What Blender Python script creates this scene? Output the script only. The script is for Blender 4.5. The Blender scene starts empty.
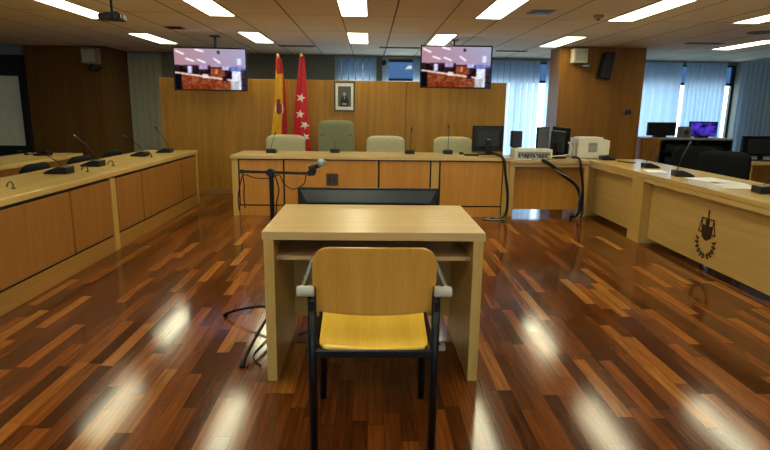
import bpy, bmesh, math, random
from mathutils import Vector, Matrix
random.seed(7)
S = bpy.context.scene
COL = S.collection
R = math.radians
PI = math.pi

# ------------------------------------------------------------------ camera
CH = 1.38
cam = bpy.data.objects.new('camera', bpy.data.cameras.new('camera'))
COL.objects.link(cam)
cam.data.sensor_width = 36
cam.data.lens = 560 * 36 / 770
cam.data.clip_start = 0.05
def camera_matrix(vx=370, vy=107, roll=0.45, f=560.):
    r = R(roll)
    d = Vector(((vx - 385) / f, (vy - 225) / f, 1)).normalized()
    u = Vector((math.sin(r), -math.cos(r), 0)); u = (u - d * u.dot(d)).normalized()
    x = d.cross(u)
    m = Matrix((x, d, u))                   # rows: world axes seen in camera (x right, y down, z forward)
    right = Vector((m[0][0], m[1][0], m[2][0])); down = Vector((m[0][1], m[1][1], m[2][1])); fw = Vector((m[0][2], m[1][2], m[2][2]))
    M = Matrix.Identity(4)
    for i in range(3):
        M[i][0] = right[i]; M[i][1] = -down[i]; M[i][2] = -fw[i]
    M[2][3] = CH
    return M
cam.matrix_world = camera_matrix()
S.camera = cam

# ------------------------------------------------------------------ world, daylight, exposure
LAMP = 12.0
DAY = 5.2
W = bpy.data.worlds.new('world'); S.world = W; W.use_nodes = True
wn = W.node_tree.nodes; wl = W.node_tree.links
bg = wn['Background']
tc = wn.new('ShaderNodeTexCoord'); sep = wn.new('ShaderNodeSeparateXYZ'); rp = wn.new('ShaderNodeValToRGB')
wl.new(tc.outputs['Generated'], sep.inputs[0]); wl.new(sep.outputs['Z'], rp.inputs[0]); wl.new(rp.outputs[0], bg.inputs[0])
rp.color_ramp.elements[0].color = (0.80, 0.92, 1.0, 1); rp.color_ramp.elements[0].position = 0.0
rp.color_ramp.elements[1].color = (0.5, 0.72, 1.0, 1); rp.color_ramp.elements[1].position = 0.5
bg.inputs[1].default_value = DAY
S.view_settings.view_transform = 'Standard'
S.view_settings.look = 'None'
S.view_settings.gamma = 1
S.view_settings.use_curve_mapping = False
S.view_settings.exposure = 0.0

# ------------------------------------------------------------------ materials
def lin(c):
    if isinstance(c, str):
        c = tuple(int(c[i:i + 2], 16) / 255 for i in (0, 2, 4))
    return tuple(v / 12.92 if v <= 0.04045 else ((v + 0.055) / 1.055) ** 2.4 for v in c) + (1,)
MATS = {}
def mat(name, color, rough=0.5, metal=0.0, spec=0.5, noise=0.06, nscale=12, coat=0.0, emit=0):
    if name in MATS: return MATS[name]
    m = bpy.data.materials.new(name); m.use_nodes = True
    n = m.node_tree.nodes; l = m.node_tree.links; b = n['Principled BSDF']
    c = lin(color)
    t = n.new('ShaderNodeTexCoord'); nz = n.new('ShaderNodeTexNoise'); nz.inputs['Scale'].default_value = nscale; nz.inputs['Detail'].default_value = 4
    l.new(t.outputs['Object'], nz.inputs['Vector'])
    r = n.new('ShaderNodeValToRGB'); r.color_ramp.elements[0].position = 0.3; r.color_ramp.elements[1].position = 0.7
    r.color_ramp.elements[0].color = tuple(v * (1 - noise) for v in c[:3]) + (1,)
    r.color_ramp.elements[1].color = tuple(min(1, v * (1 + noise)) for v in c[:3]) + (1,)
    l.new(nz.outputs['Fac'], r.inputs[0]); l.new(r.outputs[0], b.inputs['Base Color'])
    b.inputs['Roughness'].default_value = rough; b.inputs['Metallic'].default_value = metal
    b.inputs['Specular IOR Level'].default_value = spec; b.inputs['Coat Weight'].default_value = coat; b.inputs['Coat Roughness'].default_value = 0.12
    if emit:
        l.new(r.outputs[0], b.inputs['Emission Color']); b.inputs['Emission Strength'].default_value = emit
    MATS[name] = m
    return m
def wood(name, c1, c2, axis='Z', rough=0.35, scale=1.0, spec=0.5):
    if name in MATS: return MATS[name]
    m = bpy.data.materials.new(name); m.use_nodes = True
    n = m.node_tree.nodes; l = m.node_tree.links; b = n['Principled BSDF']
    t = n.new('ShaderNodeTexCoord'); mp = n.new('ShaderNodeMapping')
    s = {'X': (0.7, 14, 14), 'Y': (14, 0.7, 14), 'Z': (14, 14, 0.7)}[axis]
    mp.inputs['Scale'].default_value = tuple(v * scale for v in s)
    l.new(t.outputs['Object'], mp.inputs[0])
    a = n.new('ShaderNodeTexNoise'); a.inputs['Scale'].default_value = 1.2; a.inputs['Detail'].default_value = 6; a.inputs['Distortion'].default_value = 0.6
    l.new(mp.outputs[0], a.inputs['Vector'])
    a2 = n.new('ShaderNodeTexNoise'); a2.inputs['Scale'].default_value = 7; a2.inputs['Detail'].default_value = 3
    l.new(mp.outputs[0], a2.inputs['Vector'])
    mx = n.new('ShaderNodeMath'); mx.operation = 'MULTIPLY_ADD'; mx.inputs[1].default_value = 0.35
    l.new(a2.outputs['Fac'], mx.inputs[0])
    m2 = n.new('ShaderNodeMath'); m2.operation = 'MULTIPLY'; m2.inputs[1].default_value = 0.65
    l.new(a.outputs['Fac'], m2.inputs[0]); l.new(m2.outputs[0], mx.inputs[2])
    r = n.new('ShaderNodeValToRGB'); r.color_ramp.elements[0].position = 0.36; r.color_ramp.elements[1].position = 0.64
    r.color_ramp.elements[0].color = lin(c1); r.color_ramp.elements[1].color = lin(c2)
    l.new(mx.outputs[0], r.inputs[0]); l.new(r.outputs[0], b.inputs['Base Color'])
    b.inputs['Roughness'].default_value = rough; b.inputs['Specular IOR Level'].default_value = spec
    MATS[name] = m
    return m
def emission(name, color, strength):
    m = bpy.data.materials.new(name); m.use_nodes = True
    n = m.node_tree.nodes; l = m.node_tree.links; n.remove(n['Principled BSDF'])
    e = n.new('ShaderNodeEmission'); e.inputs[0].default_value = lin(color); e.inputs[1].default_value = strength
    l.new(e.outputs[0], n['Material Output'].inputs[0]); MATS[name] = m
    return m
def cloth_translucent(name, color, trans, mixf):
    m = bpy.data.materials.new(name); m.use_nodes = True
    n = m.node_tree.nodes; l = m.node_tree.links; n.remove(n['Principled BSDF'])
    d = n.new('ShaderNodeBsdfDiffuse'); t = n.new('ShaderNodeBsdfTranslucent'); x = n.new('ShaderNodeMixShader')
    d.inputs[0].default_value = lin(color); t.inputs[0].default_value = lin(trans); x.inputs[0].default_value = mixf
    tx = n.new('ShaderNodeTexCoord'); w = n.new('ShaderNodeTexNoise'); w.inputs['Scale'].default_value = 300
    l.new(tx.outputs['Object'], w.inputs['Vector'])
    bp = n.new('ShaderNodeBump'); bp.inputs['Strength'].default_value = 0.1; l.new(w.outputs['Fac'], bp.inputs['Height']); l.new(bp.outputs[0], d.inputs['Normal'])
    l.new(d.outputs[0], x.inputs[1]); l.new(t.outputs[0], x.inputs[2]); l.new(x.outputs[0], n['Material Output'].inputs[0])
    MATS[name] = m
    return m
def glass_mat():
    m = bpy.data.materials.new('window_glass'); m.use_nodes = True
    n = m.node_tree.nodes; l = m.node_tree.links; n.remove(n['Principled BSDF'])
    t = n.new('ShaderNodeBsdfTransparent'); g = n.new('ShaderNodeBsdfGlossy'); g.inputs['Roughness'].default_value = 0.02
    t.inputs[0].default_value = (0.92, 0.96, 1, 1)
    x = n.new('ShaderNodeMixShader'); x.inputs[0].default_value = 0.08
    l.new(t.outputs[0], x.inputs[1]); l.new(g.outputs[0], x.inputs[2]); l.new(x.outputs[0], n['Material Output'].inputs[0])
    return m
TINT = bpy.data.materials.new('tinted_blue_glass'); TINT.use_nodes = True
_q = TINT.node_tree; _q.nodes.remove(_q.nodes['Principled BSDF']); _t = _q.nodes.new('ShaderNodeBsdfTransparent'); _t.inputs[0].default_value = (.13, .19, .27, 1)
_g = _q.nodes.new('ShaderNodeBsdfGlossy'); _g.inputs['Roughness'].default_value = .03; _x = _q.nodes.new('ShaderNodeMixShader'); _x.inputs[0].default_value = .06
_q.links.new(_t.outputs[0], _x.inputs[1]); _q.links.new(_g.outputs[0], _x.inputs[2]); _q.links.new(_x.outputs[0], _q.nodes['Material Output'].inputs[0])
def floor_mat():
    m = bpy.data.materials.new('parquet'); m.use_nodes = True
    n = m.node_tree.nodes; l = m.node_tree.links; b = n['Principled BSDF']
    def M(op, a, b_=None, c=None):
        k = n.new('ShaderNodeMath'); k.operation = op
        for i, v in enumerate((a, b_, c)):
            if v is None: continue
            if isinstance(v, (int, float)): k.inputs[i].default_value = v
            else: l.new(v, k.inputs[i])
        return k.outputs[0]
    t = n.new('ShaderNodeTexCoord'); s = n.new('ShaderNodeSeparateXYZ'); l.new(t.outputs['Object'], s.inputs[0])
    x = M('DIVIDE', s.outputs['X'], 0.072); row = M('FLOOR', x)
    wr = n.new('ShaderNodeTexWhiteNoise'); wr.noise_dimensions = '1D'; l.new(row, wr.inputs['W'])
    y = M('ADD', M('DIVIDE', s.outputs['Y'], 0.6), M('MULTIPLY', wr.outputs['Value'], 7.3)); colm = M('FLOOR', y)
    cv = n.new('ShaderNodeCombineXYZ'); l.new(row, cv.inputs[0]); l.new(colm, cv.inputs[1])
    wc = n.new('ShaderNodeTexWhiteNoise'); wc.noise_dimensions = '2D'; l.new(cv.outputs[0], wc.inputs['Vector'])
    r = n.new('ShaderNodeValToRGB'); e = r.color_ramp.elements
    e[0].position = 0; e[0].color = lin('43220f'); e[1].position = 1; e[1].color = lin('a0682c')
    for p, c in ((0.3, '5a2e12'), (0.6, '703b17'), (0.85, '84491c'), (0.95, '945a24')):
        q = e.new(p); q.color = lin(c)
    l.new(wc.outputs['Value'], r.inputs[0])
    mp = n.new('ShaderNodeMapping'); mp.inputs['Scale'].default_value = (60, 3, 1); l.new(t.outputs['Object'], mp.inputs[0])
    off = n.new('ShaderNodeVectorMath'); off.operation = 'ADD'; l.new(mp.outputs[0], off.inputs[0]); l.new(wc.outputs['Color'], off.inputs[1])
    g = n.new('ShaderNodeTexNoise'); g.inputs['Scale'].default_value = 1; g.inputs['Detail'].default_value = 5; l.new(off.outputs[0], g.inputs['Vector'])
    gr = M('MULTIPLY_ADD', g.outputs['Fac'], 1.7, 0.12)
    fx = M('FRACT', x); fy = M('FRACT', y)
    ex = M('MINIMUM', fx, M('SUBTRACT', 1, fx)); ey = M('MINIMUM', fy, M('SUBTRACT', 1, fy))
    gap = M('MINIMUM', M('MULTIPLY', ex, 0.072), M('MULTIPLY', ey, 0.6))
    gm = M('MULTIPLY_ADD', M('GREATER_THAN', gap, 0.0012), 0.5, 0.5)
    fac = M('MULTIPLY', gr, gm)
    mc = n.new('ShaderNodeVectorMath'); mc.operation = 'SCALE'; l.new(r.outputs[0], mc.inputs[0]); l.new(fac, mc.inputs['Scale'])
    l.new(mc.outputs[0], b.inputs['Base Color'])
    n2 = n.new('ShaderNodeTexNoise'); n2.inputs['Scale'].default_value = 1.3; n2.inputs['Detail'].default_value = 4; l.new(t.outputs['Object'], n2.inputs['Vector'])
    l.new(M('MULTIPLY_ADD', n2.outputs['Fac'], 0.08, M('MULTIPLY_ADD', wc.outputs['Value'], 0.03, 0.07)), b.inputs['Roughness'])
    b.inputs['Specular IOR Level'].default_value = 0.4
    bp = n.new('ShaderNodeBump'); bp.inputs['Strength'].default_value = 0.05; bp.inputs['Distance'].default_value = 0.002
    hgt = M('ADD', gm, M('MULTIPLY', g.outputs['Fac'], 0.3))
    l.new(hgt, bp.inputs['Height']); l.new(bp.outputs[0], b.inputs['Normal'])
    return m
def ceiling_mat():
    m = bpy.data.materials.new('ceiling_tiles'); m.use_nodes = True
    n = m.node_tree.nodes; l = m.node_tree.links; b = n['Principled BSDF']
    def M(op, a, b_=None, c=None):
        k = n.new('ShaderNodeMath'); k.operation = op
        for i, v in enumerate((a, b_, c)):
            if v is None: continue
            if isinstance(v, (int, float)): k.inputs[i].default_value = v
            else: l.new(v, k.inputs[i])
        return k.outputs[0]
    t = n.new('ShaderNodeTexCoord'); s = n.new('ShaderNodeSeparateXYZ'); l.new(t.outputs['Object'], s.inputs[0])
    def edge(v, off, pitch):
        f = M('FRACT', M('DIVIDE', M('SUBTRACT', v, off), pitch)); return M('MULTIPLY', M('MINIMUM', f, M('SUBTRACT', 1, f)), pitch)
    g1 = M('LESS_THAN', edge(s.outputs['X'], 0.27 - 12, 1.2), 0.009)
    g0 = M('LESS_THAN', edge(s.outputs['X'], 0.87 - 12, 1.2), 0.009)
    g2 = M('LESS_THAN', edge(s.outputs['Y'], 6.64 - 13.8, 1.38), 0.007)
    g = M('MAXIMUM', M('MAXIMUM', g1, M('MULTIPLY', g0, 0.8)), M('MULTIPLY', g2, 0.9))
    nz = n.new('ShaderNodeTexNoise'); nz.inputs['Scale'].default_value = 90; nz.inputs['Detail'].default_value = 3; l.new(t.outputs['Object'], nz.inputs['Vector'])
    nb = n.new('ShaderNodeTexNoise'); nb.inputs['Scale'].default_value = 0.9; l.new(t.outputs['Object'], nb.inputs['Vector'])
    mx = n.new('ShaderNodeMix'); mx.data_type = 'RGBA'
    mx.inputs['A'].default_value = lin('efe4c8'); mx.inputs['B'].default_value = lin('7c6a48'); l.new(g, mx.inputs['Factor'])
    sc = n.new('ShaderNodeVectorMath'); sc.operation = 'SCALE'; l.new(mx.outputs['Result'], sc.inputs[0])
    l.new(M('ADD', M('MULTIPLY_ADD', nz.outputs['Fac'], 0.16, 0.86), M('MULTIPLY', nb.outputs['Fac'], 0.1)), sc.inputs['Scale'])
    l.new(sc.outputs[0], b.inputs['Base Color']); b.inputs['Roughness'].default_value = 0.9
    b.inputs['Specular IOR Level'].default_value = 0.2
    return m

BEECH = wood('beech_top', 'c2a26c', 'd2b680', 'X', 0.3)
BEECH_Y = wood('beech_top_lengthwise', 'c8a660', 'd6b876', 'Y', 0.22)
BEECH_Z = wood('beech_upright', 'bf9a4e', 'cdaa60', 'Z', 0.4)
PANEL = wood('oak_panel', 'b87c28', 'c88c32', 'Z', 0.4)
PANEL_L = wood('oak_panel_shaded', '96622a', 'a67034', 'Z', 0.4)  # darker copy of the panel oak, dim light on the left put into its colour
PANEL_R = wood('maple_panel', 'bf9c54', 'ccaa64', 'Y', 0.45)
WALLW = wood('wall_veneer', '9a6c20', 'b4842e', 'Z', 0.45, 0.8, .35)
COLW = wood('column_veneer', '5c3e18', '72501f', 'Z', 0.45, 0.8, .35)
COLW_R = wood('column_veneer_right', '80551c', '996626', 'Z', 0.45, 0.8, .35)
PLY = wood('chair_plywood', 'bd8834', 'cd9840', 'Z', 0.22, 1.6)
PLYS = wood('chair_seat_plywood', 'e0b440', 'ecc24c', 'Y', 0.25, 1.6)
BLACK = mat('black_plastic', '0c0e11', 0.4, spec=.35)
BLACKM = mat('black_lacquered_steel', '080b10', 0.35, 0, .35)
DARK = mat('dark_groove', '1a120c', 0.7)
CHARC = mat('charcoal_plastic', '1c2128', 0.45)
SLATE = mat('slate_plastic', '1f2833', 0.4)
GREYC = mat('grey_cap', 'b4b0a4', 0.35)
GREYM = mat('grey_metal', '8a8d90', 0.3, 0.8)
WHITEP = mat('white_plastic', 'd8d4c4', 0.5)
IVORY = mat('ivory_plastic', 'c9c2ab', 0.5)
PAPER = mat('paper', 'e4e6ea', 0.8)
GREEN = mat('sage_upholstery', 'b8b592', 0.85, noise=0.1, nscale=60)
GREEND = mat('olive_upholstery', '7e8264', 0.85, noise=0.12, nscale=60)
FABK = mat('black_upholstery', '0b0d12', 0.85, spec=.2, noise=0.2, nscale=80)
WALLG = mat('grey_plaster', '74766c', 0.9)
WALLP = mat('pale_plaster', '8f9482', 0.9)
BASEB = wood('baseboard_wood', '8f6a38', 'a07a44', 'X', 0.4)
FRAME_D = mat('dark_window_frame', '161b20', 0.4)
BLIND = cloth_translucent('blind_fabric', 'a8b6bc', 'c4dae4', 0.55)
SHEER = cloth_translucent('curtain_fabric', 'a6b4bc', 'b0c8d8', 0.5)
GLASS = glass_mat()
LAMPM = emission('fluorescent_diffuser', 'fffad0', LAMP)

# ------------------------------------------------------------------ mesh helpers
class MB:
    def __init__(s): s.bm = bmesh.new(); s.mi = 0
    def _m(s, fs):
        for f in fs: f.material_index = s.mi
    def box(s, x0, x1, y0, y1, z0, z1, M=None):
        v = [s.bm.verts.new((x, y, z)) for x in (x0, x1) for y in (y0, y1) for z in (z0, z1)]
        if M is not None:
            for q in v: q.co = M @ q.co
        s._m([s.bm.faces.new([v[i] for i in q]) for q in ((0, 1, 3, 2), (4, 6, 7, 5), (0, 4, 5, 1), (2, 3, 7, 6), (0, 2, 6, 4), (1, 5, 7, 3))])
        return s
    def tube(s, pts, r, n=10, caps=True):
        pts = [Vector(p) for p in pts]; rings = []
        rs = r if isinstance(r, (list, tuple)) else [r] * len(pts)
        ref = None
        for i, p in enumerate(pts):
            d = (pts[min(i + 1, len(pts) - 1)] - pts[max(i - 1, 0)]).normalized()
            if ref is None:
                ref = Vector((0, 0, 1)) if abs(d.z) < 0.9 else Vector((1, 0, 0))
            a = (ref - d * ref.dot(d)).normalized(); ref = a; b = d.cross(a)
            rings.append([s.bm.verts.new(p + (a * math.cos(t) + b * math.sin(t)) * rs[i]) for t in [2 * PI * k / n for k in range(n)]])
        fs = []
        for A, B in zip(rings, rings[1:]):
            for k in range(n): fs.append(s.bm.faces.new((A[k], A[(k + 1) % n], B[(k + 1) % n], B[k])))
        if caps: fs.append(s.bm.faces.new(rings[0][::-1])); fs.append(s.bm.faces.new(rings[-1]))
        s._m(fs); return s
    def lathe(s, prof, M=None, n=20):
        M = M or Matrix.Identity(4); rings = []
        for r, z in prof:
            rings.append([s.bm.verts.new(M @ Vector((r * math.cos(2 * PI * k / n), r * math.sin(2 * PI * k / n), z))) for k in range(n)])
        fs = []
        for A, B in zip(rings, rings[1:]):
            for k in range(n): fs.append(s.bm.faces.new((A[k], A[(k + 1) % n], B[(k + 1) % n], B[k])))
        fs.append(s.bm.faces.new(rings[0][::-1])); fs.append(s.bm.faces.new(rings[-1])); s._m(fs); return s
    def prism(s, pts, h, M=None):
        """polygon in local XY extruded to z=h, then placed by M"""
        M = M or Matrix.Identity(4)
        a = [s.bm.verts.new(M @ Vector((x, y, 0))) for x, y in pts]; b = [s.bm.verts.new(M @ Vector((x, y, h))) for x, y in pts]
        fs = [s.bm.faces.new(a[::-1]), s.bm.faces.new(b)]
        for i in range(len(pts)):
            j = (i + 1) % len(pts); fs.append(s.bm.faces.new((a[i], a[j], b[j], b[i])))
        s._m(fs); return s
    def grid(s, P, closed_u=False):
        """P[i][j] -> points"""
        V = [[s.bm.verts.new(p) for p in r] for r in P]; fs = []
        for A, B in zip(V, V[1:]):
            n = len(A)
            for k in range(n if closed_u else n - 1): fs.append(s.bm.faces.new((A[k], A[(k + 1) % n], B[(k + 1) % n], B[k])))
        s._m(fs); return fs
    def build(s, name, m, parent=None, bevel=0, smooth=False, seg=2, solid=0, sub=0):
        bmesh.ops.recalc_face_normals(s.bm, faces=s.bm.faces)
        me = bpy.data.meshes.new(name); s.bm.to_mesh(me); s.bm.free()
        for q in (m if isinstance(m, (list, tuple)) else [m]): me.materials.append(q)
        o = bpy.data.objects.new(name, me); COL.objects.link(o)
        if parent is not None: o.parent = parent
        if smooth:
            for p in me.polygons: p.use_smooth = True
        if solid:
            k = o.modifiers.new('solid', 'SOLIDIFY'); k.thickness = solid; k.offset = 0
        if bevel:
            k = o.modifiers.new('bevel', 'BEVEL'); k.width = bevel; k.segments = seg; k.limit_method = 'ANGLE'; k.angle_limit = R(40)
        if sub:
            k = o.modifiers.new('sub', 'SUBSURF'); k.levels = sub; k.render_levels = sub
        return o
def rrect(w, h, r, n=5, cx=0, cy=0):
    pts = []
    for sx, sy, a0 in ((1, 1, 0), (-1, 1, 90), (-1, -1, 180), (1, -1, 270)):
        for k in range(n + 1):
            a = R(a0 + 90 * k / n); pts.append((cx + sx * (w / 2 - r) + r * math.cos(a), cy + sy * (h / 2 - r) + r * math.sin(a)))
    return pts
def curve(pts, n=6):
    """Catmull-Rom through points"""
    P = [Vector(p) for p in pts]; out = []
    for i in range(len(P) - 1):
        a = P[max(i - 1, 0)]; b = P[i]; c = P[i + 1]; d = P[min(i + 2, len(P) - 1)]
        for k in range(n):
            t = k / n
            out.append(0.5 * ((2 * b) + (c - a) * t + (2 * a - 5 * b + 4 * c - d) * t * t + (-a + 3 * b - 3 * c + d) * t ** 3))
    out.append(P[-1]); return out
def Mt(loc, rx=0, ry=0, rz=0):
    return Matrix.Translation(loc) @ Matrix.Rotation(rz, 4, 'Z') @ Matrix.Rotation(ry, 4, 'Y') @ Matrix.Rotation(rx, 4, 'X')
def thing(name, label, cat, loc=(0, 0, 0), rz=0, group=None):
    o = bpy.data.objects.new(name, None); COL.objects.link(o); o.empty_display_size = 0.1
    o.location = loc; o.rotation_euler = (0, 0, rz); o['label'] = label; o['category'] = cat
    if group: o['group'] = group
    return o
def tag(o, label, cat, group=None):
    o['label'] = label; o['category'] = cat
    if group: o['group'] = group
    return o
def struct(o):
    o['kind'] = 'structure'; return o
def place(o, loc, rz=0):
    o.location = loc; o.rotation_euler = (0, 0, rz); return o
def dup(root, loc, rz, label, group=None):
    def cp(o, parent):
        c = o.copy(); COL.objects.link(c)
        if parent is not None: c.parent = parent
        for ch in [q for q in list(o.children)]: cp(ch, c)
        return c
    r = cp(root, None); place(r, loc, rz); r['label'] = label
    if group: r['group'] = group
    return r

# ------------------------------------------------------------------ room shell
CZ = CH + 1.0
XL, XR, YB, YN = -8.0, 7.45, 11.6, -3.5
struct(MB().box(XL - .1, XR + .1, YN - .1, YB + .1, -.1, 0).build('floor', floor_mat()))
struct(MB().box(XL - .1, XR + .1, YN - .1, YB + .1, CZ, CZ + .1).build('ceiling', ceiling_mat()))
WT, WB, WH = 1.95, 0.06, 2.30
wins = [(-0.64, 0.12), (0.26, 3.9), (5.0, XR)]
w = MB()
xs = [XL - .1] + [v for q in wins for v in q] + [XR + .1]
for i in range(0, len(xs), 2): w.box(xs[i], xs[i + 1] if i + 1 < len(xs) else XR + .1, YB, YB + .15, 0, CZ)
for a, b in wins:
    w.box(a, b, YB, YB + .15, WH, CZ); w.box(a, b, YB, YB + .15, 0, WB)
struct(w.build('wall_back', WALLG))
struct(MB().box(XL - .1, XL, YN, YB, 0, CZ).build('wall_left', WALLG))
struct(MB().box(XR, XR + .12, YN, YB, 0, CZ).build('wall_right', WALLG))
w = MB().box(XL - .1, -5, YN - .12, YN, 0, CZ).box(6, XR + .1, YN - .12, YN, 0, CZ).box(-5, 6, YN - .12, YN, 0, 1.2).box(-5, 6, YN - .12, YN, 2.1, CZ)
struct(w.build('wall_front', WALLP))
w = MB().box(-5, 6, YN - .1, YN - .04, 1.2, 1.26).box(-5, 6, YN - .1, YN - .04, 2.04, 2.1)  # unseen window added behind the camera so daylight bounces onto the ceiling
for k in range(9): w.box(-5 + k * 1.3675, -4.94 + k * 1.3675, YN - .1, YN - .04, 1.26, 2.04)
f = struct(w.build('window_4', FRAME_D))
MB().box(-4.98, 5.98, YN - .075, YN - .07, 1.22, 2.08).build('pane', GLASS, f)
for i, (a, b) in enumerate(wins):
    wn_ = MB().box(a, a + .05, YB + .03, YB + .1, WB, WT).box(b - .05, b, YB + .03, YB + .1, WB, WT).box(a, b, YB + .03, YB + .1, WB, WB + .05).box(a, b, YB + .03, YB + .1, WT - .05, WT).box(a, b, YB + .03, YB + .1, WH - .03, WH).box(a, a + .05, YB + .03, YB + .1, WT, WH - .03).box(b - .05, b, YB + .03, YB + .1, WT, WH - .03)
    k = max(1, round((b - a) / 1.0))
    for j in range(1, k):
        xx = a + (b - a) * j / k
        wn_.box(xx - .035, xx + .035, YB + .03, YB + .1, WB, WT)
    f = struct(wn_.build('window_%d' % (i + 1), FRAME_D))
    MB().box(a + .02, b - .02, YB + .06, YB + .066, WB + .02, WT - .02).build('pane', GLASS, f)
    MB().box(a + .05, b - .05, YB + .06, YB + .066, WT, WH - .03).build('transom_pane', TINT, f)
# wood-clad columns
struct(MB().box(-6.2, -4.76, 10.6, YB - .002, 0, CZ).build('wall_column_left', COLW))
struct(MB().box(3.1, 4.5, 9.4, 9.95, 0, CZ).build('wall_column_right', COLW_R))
# glazed opening left of the left column
f = struct(MB().box(XL, -6.2, 10.5, 10.62, 0, .6).box(XL, -6.2, 10.5, 10.62, 1.84, 2.2).box(-6.28, -6.2, 10.49, 10.63, .6, 1.84).box(XL, XL + .06, 10.5, 10.62, .6, 1.84).build('window_5', FRAME_D))
MB().box(XL + .06, -6.28, 10.55, 10.56, .6, 1.84).build('pane', mat('pane_pale_reflection', 'e4e8d2', 0.25), f)  # pale pane colour stands in for light reflected in the glass
struct(MB().box(XL, -6.2, 10.52, 10.6, 2.2, CZ).build('trim_1', mat('pale_blue_trim', '70808a', 0.8)))

# free-standing panelled wall behind the bench
pw = MB()
xa, xb = -3.22, 2.12
edges = [xa, -2.0, -.62, 0.55, xb]
for a, b in zip(edges, edges[1:]): pw.box(a + .0015, b - .0015, 8.9, 8.96, .085, 1.775)
struct(pw.build('wall_panelling', WALLW, bevel=.002))
struct(MB().box(xa, xb, 8.92, 9.0, 0, 1.765).box(0.56, 0.565, 8.9, 8.93, .085, 1.765).build('wall_panelling_core', mat('panel_core', '8a6a3c', .6)))
struct(MB().box(xa, xb, 8.885, 8.92, 0, .085).build('baseboard_back', BASEB))

# blinds and curtains
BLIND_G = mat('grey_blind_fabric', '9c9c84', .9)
def vertical_blind(x0, x1, y, z0, z1, label, gaps=(), fabric=None):
    w = 0.127; m = MB(); k = int((x1 - x0) / 0.118)
    for i in range(k):
        cx = x0 + 0.06 + i * (x1 - x0 - 0.12) / max(1, k - 1)
        if any(g0 < cx < g1 for g0, g1 in gaps): continue
        a = R(14 + random.uniform(-5, 5)); dx = w / 2 * math.cos(a); dy = w / 2 * math.sin(a)
        P = [[Vector((cx - dx + 2 * dx * u, y - dy + 2 * dy * u + .006 * math.sin(PI * u), z)) for u in (0, .25, .5, .75, 1)] for z in (z0, z1)]
        m.grid(P)
    t = thing('vertical_blind', label, 'blind', (0, 0, 0))
    m.build('slats', fabric or BLIND, t)
    MB().box(x0, x1, y - .02, y + .02, z1, z1 + .035).build('headrail', mat('headrail', '8c8f90', .5), t)
vertical_blind(-.70, .12, YB - .1, .05, CZ - .06, 'narrow pale blue vertical blind directly above the framed portrait')
vertical_blind(.24, 3.88, YB - .1, .05, CZ - .06, 'wide pale blue vertical blind with a bright gap behind right TV', gaps=((0.42, 0.84), (3.38, 3.5)))
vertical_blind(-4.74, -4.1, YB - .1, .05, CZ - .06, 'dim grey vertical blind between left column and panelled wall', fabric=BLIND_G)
def curtain(x0, x1, y, z0, z1, label, amp=.035, nf=14, flare=0, axis='X'):
    m = MB(); n = nf * 8; P = []
    ph = [random.uniform(-.8, .8) for _ in range(nf + 2)]
    for j in range(13):
        v = j / 12; z = z1 + (z0 - z1) * v; row = []
        for i in range(n + 1):
            u = i / n; k = u * nf
            a = amp * (0.55 + 0.5 * v) * math.sin(2 * PI * k + ph[int(k)] * v * 1.3 + 1.1 * math.sin(u * 9) * v)
            xx = x0 + (x1 - x0) * u + flare * math.sin(u * 7) * v
            row.append(Vector((xx, y + a, z)) if axis == 'X' else Vector((y + a, xx, z)))
        P.append(row)
    m.grid(P)
    t = thing('curtain', label, 'curtain', (0, 0, 0))
    m.build('curtain_fabric', SHEER, t, smooth=True)
    if axis == 'X': MB().box(x0, x1, y - .02, y + .02, z1, z1 + .03).build('curtain_rail', mat('headrail', '8c8f90', .5), t)
    else: MB().box(y - .02, y + .02, x0, x1, z1, z1 + .03).build('curtain_rail', mat('headrail', '8c8f90', .5), t)
curtain(4.52, 6.25, YB - .14, .04, CZ - .05, 'pale blue folded curtain beside the right wood column', nf=9, flare=.03)
curtain(6.33, 7.16, YB - .14, .04, CZ - .05, 'pale blue folded curtain behind the purple lit monitor', nf=9, flare=.04)
curtain(8.5, 11.3, XR - .1, .04, CZ - .05, 'shaded grey blue curtain along the right side wall', nf=20, axis='Y')

# ------------------------------------------------------------------ ceiling fittings
def ceiling_light(label, loc):
    t = thing('ceiling_light', label, 'ceiling light', loc, 0, 'recessed fluorescent ceiling lights')
    m = MB(); L = .66; w = .15; fr = .012
    m.box(-w, w, -L, -L + fr, -.012, -.001).box(-w, w, L - fr, L, -.012, -.001).box(-w, -w + fr, -L + fr, L - fr, -.012, -.001).box(w - fr, w, -L + fr, L - fr, -.012, -.001)
    m.build('frame', mat('lamp_frame', 'c8c6bc', .5), t)
    MB().box(-w + fr, w - fr, -L + fr, L - fr, -.008, -.001).build('diffuser', LAMPM, t)
    return t
YA, YBn = 5.96, 8.72
spots = [
 (-3.18, YA + .55, 'long fluorescent ceiling light beside the projector, nearest the left edge'),
 (-1.68, YA + .15, 'fluorescent ceiling light in the front row above and near left TV'),
 (-.18, YA, 'fluorescent ceiling light at top centre, above the framed portrait'),
 (1.32, YA, 'fluorescent ceiling light in the front row above right TV'),
 (2.82, YA, 'long fluorescent ceiling light to the right of the smoke detector'),
 (4.26, YA, 'fluorescent ceiling light at the upper right edge, nearer of two'),
 (-3.36, YBn + .5, 'far fluorescent ceiling light just left of left TV'),
 (-1.70, YBn + .12, 'short looking far ceiling light just right of left TV'),
 (-.18, YBn, 'far fluorescent ceiling light at centre, over the portrait and blind'),
 (1.05, YBn, 'far ceiling light whose end meets the top of right TV'),
 (2.86, YBn, 'far ceiling light close to the right wood column'),
 (5.68, YBn, 'far ceiling light over the window curtains at right'),
]
proto = None
for x, y, lab in spots:
    if proto is None: proto = ceiling_light(lab, (x, y, CZ))
    else: dup(proto, (x, y, CZ), 0, lab)
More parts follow.
